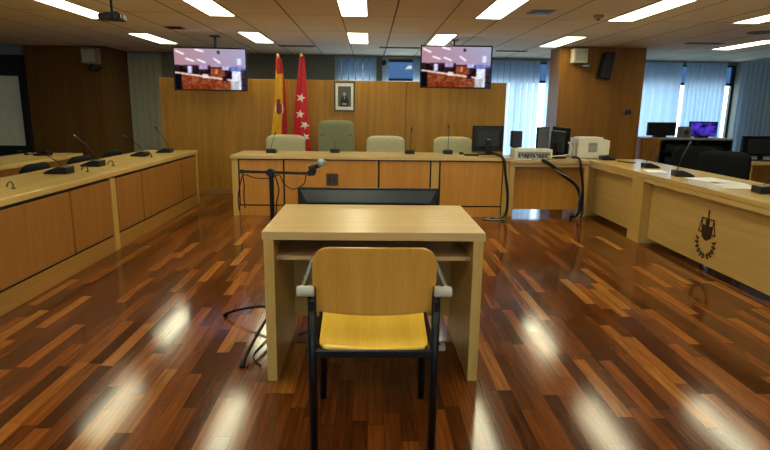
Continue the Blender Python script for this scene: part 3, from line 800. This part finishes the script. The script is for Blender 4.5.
# ------------------------------------------------------------------ things on the bench and corner desk
t = thing('desktop_monitor', 'black desktop monitor seen from behind on the bench', 'monitor', (1.60, 7.62, BTZ), R(2))
MB().box(-.215, .215, .0, .03, .04, .385).build('bezel', BLACK, t, bevel=.008)
m = MB(); a = [(-.19, .085), (.19, .085), (.19, .365), (-.19, .365)]; b = [(-.14, .11), (.14, .11), (.14, .31), (-.14, .31)]
va = [m.bm.verts.new((x, 0, z)) for x, z in a]; vb = [m.bm.verts.new((x, -.05, z)) for x, z in b]
m.bm.faces.new(va); m.bm.faces.new(vb[::-1])
for i in range(4): m.bm.faces.new((va[i], va[(i + 1) % 4], vb[(i + 1) % 4], vb[i]))
m.build('rear_housing', CHARC, t, bevel=.004)
MB().prism([(.028 * math.cos(2 * PI * k / 16), .2 + .014 * math.sin(2 * PI * k / 16)) for k in range(16)], .003, Mt((0, -.05, 0), rx=R(90))).build('badge', GREYM, t)
MB().box(-.04, .04, -.055, -.015, .01, .2).build('stand_neck', BLACK, t, bevel=.004)
MB().prism(rrect(.26, .18, .05), .012, Mt((0, 0, 0))).build('stand_base', BLACK, t)
MB().box(-.195, .195, .03, .032, .085, .365).build('screen', mat('screen_off', '0a0c10', .1), t)
t = thing('keyboard', 'black keyboard edge lying left of the monitor on the bench', 'keyboard', (1.42, 7.42, BTZ), R(-3))
MB().box(-.17, .02, -.06, .06, 0, .015).build('body', BLACK, t, bevel=.004)
m = MB()
for i in range(8):
    for j in range(4): m.box(-.16 + i * .022, -.142 + i * .022, -.05 + j * .025, -.03 + j * .025, .015, .02)
m.build('keys', CHARC, t)
t = thing('computer_mouse', 'small dark computer mouse between microphone and monitor', 'mouse', (1.245, 7.62, BTZ))
MB().lathe([(.032, 0), (.034, .012), (.026, .026), (.01, .033)], n=16).build('shell', BLACK, t, smooth=True)
MB().box(-.003, .003, -.028, -.012, .026, .034).build('wheel', GREYM, t)
t = tag(MB().prism([(-.10, -.045), (.13, -.045), (.14, .045), (-.09, .045)], .003, Mt((1.96, 7.175, TL), rz=R(-8))).build('white_sheet', PAPER), 'white paper sheet on the bench beside the recorder', 'paper')
t = thing('desktop_speaker', 'small black upright speaker in front of the bright blinds', 'speaker', (2.02, 7.74, TL))
MB().box(-.072, .068, -.05, .07, .12, .34).build('cabinet', BLACK, t, bevel=.008)
MB().box(-.065, .06, -.056, -.05, .13, .33).build('grille', CHARC, t)
MB().box(-.04, .02, -.02, .04, .01, .12).box(-.07, .06, -.05, .06, 0, .012).build('stand', BLACK, t)
t = thing('video_recorder', 'white rear-facing equipment box with sockets and tangled leads on corner desk', 'recorder', (2.12, 7.35, TL), R(-2))
MB().box(-.24, .25, -.12, .15, .008, .125).build('casing', WHITEP, t, bevel=.004)
MB().box(-.2, .22, -.123, -.12, .02, .095).build('rear_plate', mat('plate_grey', '8e8c84', .4, .3), t)
m = MB()
for i in range(11):
    for j in range(2): m.lathe([(.011, 0), (.011, .012), (.005, .014)], Mt((-.18 + i * .038, -.123, .035 + j * .025), rx=R(90)), n=8)
m.build('sockets', mat('socket_black', '26241f', .4), t)
for x in (-.2, .21):
    MB().lathe([(.012, 0), (.012, .008)], Mt((x, -.08, 0)), n=10).build('foot', BLACK, t)
for k in range(6):
    x = -.16 + k * .062
    MB().tube(curve([(x, -.135, .04 + (k % 2) * .025), (x + .01, -.17, .03), (x + .04, -.18, -.02 + .01 * (k % 3)), (x + .09, -.165, .0 + .01 * (k % 2))]), .0045, 6).build('lead', (WHITEP, BLACK, GREYM)[k % 3], t)
t = thing('desktop_monitor', 'black monitor turned sideways, left of the white printer', 'monitor', (2.53, 7.50, TL), R(-66))
MB().box(-.16, .16, .0, .03, .04, .41, Mt((0, 0, 0), ry=R(3))).build('bezel', BLACK, t, bevel=.006)
MB().box(-.13, .13, -.05, 0, .08, .36, Mt((0, 0, 0), ry=R(3))).build('rear_housing', CHARC, t, bevel=.015)
MB().box(-.03, .03, -.06, -.02, .008, .2).build('stand_neck', BLACK, t)
MB().prism(rrect(.2, .17, .05), .012).build('stand_base', BLACK, t)
t = thing('desktop_monitor', 'grey-screened monitor just behind the sideways black monitor', 'monitor', (2.385, 7.74, TL), R(40))
MB().box(-.15, .13, -.015, .015, .08, .40).build('bezel', SLATE, t, bevel=.006)
MB().box(-.13, .11, -.018, -.015, .10, .38).build('screen', mat('grey_screen', '6c7480', .25), t)
MB().box(-.03, .03, .0, .04, .008, .2).build('stand_neck', CHARC, t)
MB().prism(rrect(.2, .15, .04), .012).build('stand_base', CHARC, t)
t = thing('printer', 'cream white printer box with square grille on the corner desk', 'printer', (2.98, 7.62, TL), R(-3))
MB().prism([(-.19, 0), (.17, 0), (.23, .05), (.235, .235), (.17, .255), (-.19, .26)], .36, Mt((0, .2, 0), rx=R(90))).build('casing', WHITEP, t, bevel=.008)
MB().box(-.235, -.192, -.1, .15, .03, .2).build('side_unit', IVORY, t, bevel=.01)
m = MB()
for k in range(8): m.box(-.05, .065, -.166, -.16, .085 + k * .016, .095 + k * .016)
m.build('grille', mat('grille_beige', '8d8a7c', .7), t)
MB().prism(rrect(.32, .3, .04), .02, Mt((.0, .02, .255))).build('lid', mat('lid_white', 'e0ddd0', .6), t, bevel=.006)
t = tag(MB().box(-.11, .11, -.03, .03, 0, .008, Mt((3.22, 6.95, TL), rz=R(-62))).build('document_tray', BLACK, bevel=.002), 'flat black strip on right desk between printer and microphones', 'tray')
tag(MB().prism([(-.1, -.14), (.1, -.14), (.1, .14), (-.1, .14)], .0015, Mt((3.08, 5.95, TL), rz=R(-14))).build('white_sheet', PAPER), 'white paper sheet on right desk between two microphones', 'paper')
tag(MB().prism([(-.15, -.21), (.15, -.21), (.15, .21), (-.15, .21)], .0015, Mt((3.24, 5.18, TL), rz=R(8))).build('white_sheet', PAPER), 'white sheet standing in for window glare on right desk above the emblem, in front of black chair', 'paper')  # flat white sheet imitates curtain light reflected on the glossy desktop
tag(MB().prism([(-.15, -.21), (.15, -.21), (.15, .21), (-.15, .21)], .0015, Mt((3.22, 4.82, TL), rz=R(-14))).build('white_sheet', PAPER), 'second white sheet standing in for window glare, lying nearer on right desk', 'paper')  # more of the desktop glare, laid on as a white sheet

# cables hanging down the bench front
def cable(label, pts, r, m=BLACK, name='cable', group=None):
    o = MB().tube(curve(pts, 6), r, 8).build(name, m, smooth=True); tag(o, label, 'cable', group); return o
cable('thick black cable running from the desktop monitor down to the floor', [(1.63, 7.52, BT + .03), (1.66, 7.2, BT + .025), (1.68, 7.06, BT + .01), (1.70, 7.02, BT - .06), (1.72, 7.01, .55), (1.76, 7.01, .3), (1.75, 7.0, .08), (1.66, 6.92, .012), (1.55, 6.95, .012)], .018)
cable('black cable bundle swooping from the recorder to the floor', [(2.2, 7.12, BT - .02), (2.3, 7.09, BT - .07), (2.5, 7.1, .55), (2.67, 7.1, .42), (2.74, 7.12, .25), (2.72, 7.1, .06), (2.6, 7.05, .024)], .022)
cable('grey twisted cable beside the black bundle under the corner desk', [(2.28, 7.1, BT - .06), (2.42, 7.07, .6), (2.6, 7.06, .50), (2.71, 7.07, .36), (2.70, 7.08, .2), (2.66, 7.06, .02)], .008, GREYM)
cable('black cable dropping straight behind the sideways monitor', [(2.66, 7.30, BT - .0), (2.68, 7.12, BT + .0), (2.70, 7.08, .65), (2.745, 7.08, .4), (2.76, 7.07, .1), (2.73, 7.03, .018)], .017)
cable('white looped cable lying against the sideways monitor', [(2.3, 7.2, BT + .02), (2.42, 7.15, BT + .03), (2.55, 7.12, BT + .06), (2.6, 7.2, BT + .14), (2.57, 7.25, BT + .2)], .008, WHITEP)
cable('grey cable tangle on the floor below the bench monitor', [(1.45, 6.95, .01), (1.55, 6.88, .01), (1.68, 6.9, .012), (1.72, 6.97, .03), (1.62, 7.0, .012), (1.5, 7.0, .01)], .009, GREYM)

# ------------------------------------------------------------------ far right office corner
t = thing('storage_cabinet', 'brown wood cabinet beside the right column', 'cabinet', (4.87, 9.6, 0))
MB().box(-.2, .12, 0, .45, 0, .93).build('body', PANEL, t)
MB().box(-.195, .115, -.018, -.001, .06, .92).build('door', COLW_R, t)
MB().box(.08, .095, -.035, -.019, .5, .62).build('handle', GREYM, t)
t = thing('equipment_rack', 'dark open shelving unit holding devices below the curtains', 'shelf', (5.0, 9.6, 0))
MB().box(0, 1.28, -.02, .5, .90, .93).build('top_board', mat('pale_board', '8d8a80', .4), t)
for x in (0.0, .62, 1.24): MB().box(x, x + .03, 0, .48, 0, .90).build('upright', FRAME_D, t)
for z in (.08, .42, .68): MB().box(.03, 1.24, .02, .47, z, z + .02).build('shelf_board', FRAME_D, t)
MB().box(.03, 1.24, .46, .475, .10, .90).build('back_panel', mat('dark_back', '1c2024', .7), t)
for x, z, lab, wd, hh in ((.33, .70, 'black device on the upper left shelf of dark shelving', .42, .12), (.95, .70, 'black device on the upper right shelf of dark shelving', .4, .1), (.33, .44, 'dark device on the middle left shelf of dark shelving', .4, .16)):
    q = thing('rack_device', lab, 'device', (5.0 + x, 9.64, z + .001), 0, 'devices in the dark shelving')
    MB().box(-wd / 2, wd / 2, 0, .35, 0, hh).build('casing', BLACK, q, bevel=.005)
    MB().box(-wd / 2 + .03, wd / 2 - .12, -.004, 0, .03, hh - .03).build('front_plate', SLATE, q)
    MB().lathe([(.014, 0), (.014, .012)], Mt((wd / 2 - .06, 0, hh / 2), rx=R(90)), n=12).build('knob', GREYM, q)
t = thing('desktop_monitor', 'dark unlit monitor on shelving nearest the right column', 'monitor', (5.06, 9.72, .931), R(6))
MB().box(-.27, .26, -.02, .02, .03, .26).build('bezel', BLACK, t, bevel=.01)
MB().box(-.24, .23, -.023, -.02, .05, .24).build('screen', mat('dark_screen', '10151c', .2), t)
MB().box(-.1, .1, .0, .1, .0, .03).build('stand_base', BLACK, t)
t = thing('desktop_speaker', 'small grey box speaker left of the purple lit monitor', 'speaker', (5.47, 9.66, .931))
MB().box(-.085, .085, 0, .15, 0, .19).build('cabinet', mat('speaker_grey', '5d5e60', .6), t, bevel=.006)
MB().lathe([(.05, 0), (.05, .004), (.02, .006)], Mt((0, 0, .09), rx=R(90)), n=16).build('speaker_cone', CHARC, t)
t = thing('desktop_monitor', 'monitor glowing purple and blue on the shelving', 'monitor', (5.82, 9.74, .931))
MB().box(-.26, .24, -.0, .04, .02, .28).build('bezel', BLACK, t, bevel=.008)
pm = bpy.data.materials.new('purple_screen'); pm.use_nodes = True
n_ = pm.node_tree.nodes; l_ = pm.node_tree.links; n_.remove(n_['Principled BSDF'])
tc_ = n_.new('ShaderNodeTexCoord'); nz_ = n_.new('ShaderNodeTexNoise'); nz_.inputs['Scale'].default_value = 7; r_ = n_.new('ShaderNodeValToRGB'); e_ = n_.new('ShaderNodeEmission')
r_.color_ramp.elements[0].position = .35; r_.color_ramp.elements[0].color = lin('0c0830'); r_.color_ramp.elements[1].position = .7; r_.color_ramp.elements[1].color = lin('5a40e0')
l_.new(tc_.outputs['Object'], nz_.inputs['Vector']); l_.new(nz_.outputs['Fac'], r_.inputs[0]); l_.new(r_.outputs[0], e_.inputs[0]); l_.new(e_.outputs[0], n_['Material Output'].inputs[0]); e_.inputs[1].default_value = 1.2
MB().box(-.24, .22, -.004, 0, .04, .26).build('screen', pm, t)
MB().box(-.09, .09, .0, .12, 0, .02).build('stand_base', BLACK, t)
t = thing('office_desk', 'low wood desk with monitor at the right edge', 'desk', (5.1, 7.3, 0))
MB().box(-.12, 1.2, -.1, .65, .70, .735).build('desktop', BEECH, t, bevel=.003)
for x in (-.1, 1.14): MB().box(x, x + .04, -.06, .6, 0, .70).build('end_panel', BEECH_Z, t)
MB().box(-.06, 1.14, .5, .52, .25, .70).build('modesty_panel', PANEL, t)
t = thing('desktop_monitor', 'black monitor on the low desk at the right edge', 'monitor', (5.33, 7.55, .7355), R(0))
MB().box(-.27, .27, -.01, .03, .06, .33).build('bezel', BLACK, t, bevel=.01)
MB().box(-.2, .2, -.05, -.01, .1, .28).build('rear_housing', CHARC, t, bevel=.01)
MB().box(-.03, .03, -.03, .0, .01, .15).build('stand_neck', BLACK, t)
MB().prism(rrect(.26, .18, .05), .012).build('stand_base', BLACK, t)
g = 'black office chairs behind the right desks'
k1 = office_chair('office_chair', 'large black office chair behind right desk above the emblem', (3.93, 6.12, 0), R(-32), FABK, .53, .94, .45, g)
dup(k1, (4.06, 7.0, 0), R(-40), 'black office chair farther back behind the right desk', g)
g = 'dark chairs behind the left desk'
k2 = office_chair('office_chair', 'dark chair behind left desk, nearest the left edge', (-3.42, 5.42, 0), R(-90), FABK, .46, .815, .36, g)
dup(k2, (-3.42, 6.25, 0), R(-90), 'dark chair behind left desk, middle of three', g)
dup(k2, (-3.42, 7.05, 0), R(-90), 'dark chair behind left desk, farthest of three', g)

# ------------------------------------------------------------------ witness table
TX0, TX1, TY0, TY1, TZ = -.52, .571, 2.655, 3.44, .784
t = thing('witness_table', 'light beech table standing alone in the middle of the floor', 'table', ((TX0 + TX1) / 2, TY0, 0))
hw = (TX1 - TX0) / 2; D = TY1 - TY0
MB().box(-hw, hw, 0, D, TZ - .042, TZ).build('tabletop', BEECH, t, bevel=.003)
for s in (-1, 1):
    a, b = (-hw + .008, -hw + .058) if s < 0 else (hw - .058, hw - .008)
    MB().box(a, b, .0, D - .02, 0, TZ - .042).build('side_panel', BEECH_Z, t, bevel=.002)
MB().box(-hw + .058, hw - .058, .08, D - .08, .622, .642).build('shelf', BEECH, t)
MB().box(-hw + .058, hw - .058, D - .1, D - .08, .09, .622).build('modesty_panel', BEECH_Z, t)
for s in (-1, 1):
    MB().lathe([(.006, 0), (.006, .003)], Mt((s * (hw - .0745), 0.07, .632), rx=R(90)), n=10).build('shelf_pin', GREYM, t)
t = thing('floor_socket', 'small white socket box on the floor beneath the table', 'socket', (.40, 3.05, 0))
MB().prism(rrect(.10, .07, .012), .03).build('housing', WHITEP, t, bevel=.004)
MB().box(-.02, .02, -.02, .02, .03, .034).build('socket', CHARC, t)

# flat panel standing behind the table, seen over its far edge
t = thing('display_panel', 'wide black flat display standing on the floor behind the table', 'display', (-.005, 3.58, 0))
w_ = .455; zt = .868; zb = .32
MB().box(-w_, w_, .0, .03, zb, zt).build('bezel', BLACK, t, bevel=.004)
m = MB(); A = [(-w_ + .018, zb + .02), (w_ - .018, zb + .02), (w_ - .018, zt - .014), (-w_ + .018, zt - .014)]; B_ = [(-w_ + .06, zb + .09), (w_ - .06, zb + .09), (w_ - .06, zt - .085), (-w_ + .06, zt - .085)]
va = [m.bm.verts.new((x, 0, z)) for x, z in A]; vb = [m.bm.verts.new((x, -.045, z)) for x, z in B_]
m.bm.faces.new(va)
for i in range(4): m.bm.faces.new((va[i], va[(i + 1) % 4], vb[(i + 1) % 4], vb[i]))
m.bm.faces.new(vb[::-1])
m.build('rear_housing', SLATE, t)
MB().box(-w_ + .075, w_ - .075, -.052, -.045, zb + .1, zt - .088).build('rear_cover', BLACK, t)
MB().box(-w_ + .03, w_ - .03, .03, .033, zb + .03, zt - .02).build('screen', mat('screen_off', '0a0c10', .1), t)
MB().tube([(-.12, .0, .03), (-.12, .0, zb + .1)], .02).tube([(.12, .0, .03), (.12, .0, zb + .1)], .02).build('stand_post', BLACKM, t)
MB().prism(rrect(.6, .22, .04), .025).build('stand_base', BLACKM, t)

# ------------------------------------------------------------------ microphone stand
hx, hy = -.602, 3.44
t = thing('microphone_stand', 'black tripod boom microphone stand at left corner of the table', 'microphone stand', (hx, hy, 0))
STAND = t
MB().tube([(0, 0, .06), (0, 0, .55)], .016).build('lower_pole', BLACKM, t)
MB().tube([(0, 0, .55), (0, 0, .99)], .0135).build('upper_pole', BLACKM, t)
MB().lathe([(.02, 0), (.02, .05), (.014, .055)], Mt((0, 0, .53)), n=14).build('height_clutch', BLACK, t)
MB().lathe([(.018, .02), (.026, .05), (.026, .14), (.016, .17)], n=14).build('hub', BLACKM, t)
for dx, dy in ((-.33, .11), (-.07, -.62), (.27, .004)):
    lg = MB().tube(curve([(dx * .05, dy * .05, .11), (dx * .35, dy * .35, .10), (dx * .75, dy * .75, .06), (dx, dy, .02)]), .0095, 8).build('leg', BLACKM, t, smooth=True)
    MB().tube([(dx * .97, dy * .97, .03), (dx * 1.02, dy * 1.02, .003)], [.013, .016], 10).build('rubber_foot', BLACK, lg)
MB().lathe([(.022, -.03), (.024, .03)], Mt((0, -.015, 1.005), rx=R(90)), n=16).tube([(0, 0, .97), (0, 0, 1.0)], .016).build('boom_clutch', BLACK, t)
MB().tube([(-.175, -.02, 1.008), (.225, -.02, 1.0)], .009).build('boom', BLACKM, t)
MB().tube([(-.175, -.02, 1.008), (-.15, -.02, 1.0075)], .012).build('boom_grip', BLACK, t)
MB().tube([(.215, -.02, 1.0), (.255, -.02, 1.003)], .017).tube([(.25, -.02, 1.0), (.25, -.02, 1.03)], .014).build('swivel', BLACK, t)
t2 = thing('microphone', 'handheld vocal microphone with grey mesh ball clipped to the stand', 'microphone', (hx, hy, 0))
MB().tube([(.23, -.02, 1.03), (.28, -.03, 1.055)], [.012, .017], 12).build('handle', BLACK, t2)
m = MB(); bmesh.ops.create_uvsphere(m.bm, u_segments=18, v_segments=12, radius=.027, matrix=Matrix.Translation((.297, -.033, 1.068)))
m.build('grille_ball', mat('steel_mesh', '8f979c', .4, .6, noise=.3, nscale=400), t2, smooth=True)
MB().tube([(.226, -.018, 1.027), (.256, -.023, 1.042)], .021, 12).build('clip', BLACK, t2)
CABS = [None, None, None]
CABS[0] = cable('thin black microphone cable looped around the boom stand', [(hx + .235, hy - .025, 1.03), (hx + .21, hy - .05, 1.0), (hx + .195, hy - .06, .94), (hx + .13, hy - .05, .905), (hx + .075, hy - .03, .94), (hx + .05, hy - .03, .99), (hx + .0, hy - .055, .972), (hx - .09, hy - .04, .972), (hx - .14, hy - .04, .99), (hx - .165, hy - .03, .97), (hx - .19, hy - .03, .85), (hx - .185, hy - .03, .76)], .0035)
CABS[1] = cable('thin black cable falling from the stand clutch to the floor', [(hx + .02, hy - .03, 1.0), (hx + .045, hy - .02, .9), (hx + .028, hy - .02, .8), (hx + .02, hy - .02, .6), (hx + .02, hy - .02, .35), (hx + .018, hy - .04, .2), (hx + .03, hy - .12, .1), (hx + .01, hy - .22, .02), (hx - .02, hy - .35, .006), (hx - .04, hy - .50, .006), (hx + .02, hy - .62, .006)], .004)
# second thin wire hanging off the rear of the boom
CABS[2] = cable('short black wire hanging from the left end of the boom', [(hx - .16, hy - .045, 1.015), (hx - .15, hy - .045, .93), (hx - .155, hy - .04, .84), (hx - .15, hy - .04, .78)], .0035)

_S = Matrix.Diagonal((1.05, 1.0, .978, 1)); _H = Matrix.Translation((hx, hy, 0))
for o in [q for q in bpy.data.objects if q.type == 'MESH' and (q.parent in (t, t2, STAND) or (q.parent and q.parent.parent is STAND))]: o.data.transform(_S)
for o in CABS: o.data.transform(_H @ _S @ _H.inverted())
# ------------------------------------------------------------------ chair in the foreground
cx = .022
t = thing('wooden_chair', 'plywood chair with black metal frame and arms facing the table', 'chair', (cx, 2.05, 0))
# backrest: curved plywood, rounded top corners
def shell(name, m_, rows, parent, th):
    m = MB(); m.grid(rows); o = m.build(name, m_, parent, smooth=True, solid=th)
    k = o.modifiers.new('bevel', 'BEVEL'); k.width = .003; k.segments = 2; k.limit_method = 'ANGLE'; k.angle_limit = R(50); return o
rows = []; nu = 28; nv = 22
for j in range(nv + 1):
    v = j / nv; row = []
    for i in range(nu + 1):
        u = -1 + 2 * i / nu
        hwid = .2215 + .011 * min(1, v * 1.6)                 # a little wider at the top
        x = u * hwid
        # rounded top outline
        zb_ = .617 - .006 * (1 - u * u)
        e = max(0, (abs(u) - .72) / .28); zt_ = .882 - .062 * (1 - math.sqrt(max(0, 1 - e * e))) - .006 * u * u
        z = zb_ + (zt_ - zb_) * v
        y = -.065 + .035 * u * u - .02 * v * v + .012 * (1 - v)
        row.append(Vector((x, y, z)))
    rows.append(row)
shell('backrest', PLY, rows, t, .011)
rows = []
for j in range(17):
    v = j / 16; row = []
    for i in range(25):
        u = -1 + 2 * i / 24
        hwid = .213 + .018 * v
        y = -.03 + .47 * v
        if j in (0, 16): hwid -= .02
        elif j in (1, 15): hwid -= .005
        z = .466 - .010 * math.cos(u * PI / 2) + .006 * math.sin(v * PI) * 0 - (.03 * ((v - .82) / .18) ** 2 if v > .82 else 0) + (.012 * (1 - v / .15) if v < .15 else 0) * .3
        row.append(Vector((u * hwid, y, z)))
    rows.append(row)
shell('seat', PLYS, rows, t, .012)
tr = .0165
for s in (-1, 1):
    x = s * .236
    MB().tube([(x, -.03 - .0, .0), (x, -.03, .72)], tr, 12).build('leg', BLACKM, t, smooth=True)
    MB().tube([(x, .44, .0), (x, .44, .66)], tr, 12).build('leg', BLACKM, t, smooth=True)
    xa_ = s * .272
    a = MB().tube(curve([(xa_, -.04, .708), (xa_, .1, .708), (xa_, .36, .708), (xa_ - s * .01, .43, .70), (x, .44, .65)]), .011, 12).build('armrest', mat('arm_blue_black', '1c2834', .3), t, smooth=True)
    MB().lathe([(.017, 0), (.0205, .004), (.0205, .06), (.017, .066)], Mt((s * .290 if s < 0 else .224, -.052, .705), ry=R(90)), n=18).box(-.008, .008, -.0, .02, -.016, .016, Mt((s * .272, -.05, .705))).build('arm_cap', GREYC, a, smooth=False)
    MB().tube([(x, -.03, .44), (x, .44, .44)], .012, 10).build('side_rail', BLACKM, t)
MB().box(-.236, .236, -.042, -.018, .432, .462).build('rear_rail', BLACKM, t, bevel=.004)
MB().box(-.236, .236, .43, .45, .425, .452).build('front_rail', BLACKM, t, bevel=.004)
for s in (-1, 1):
    MB().box(s * .236 - .01, s * .236 + .01, -.062, -.028, .63, .66).build('back_bracket', BLACKM, t)
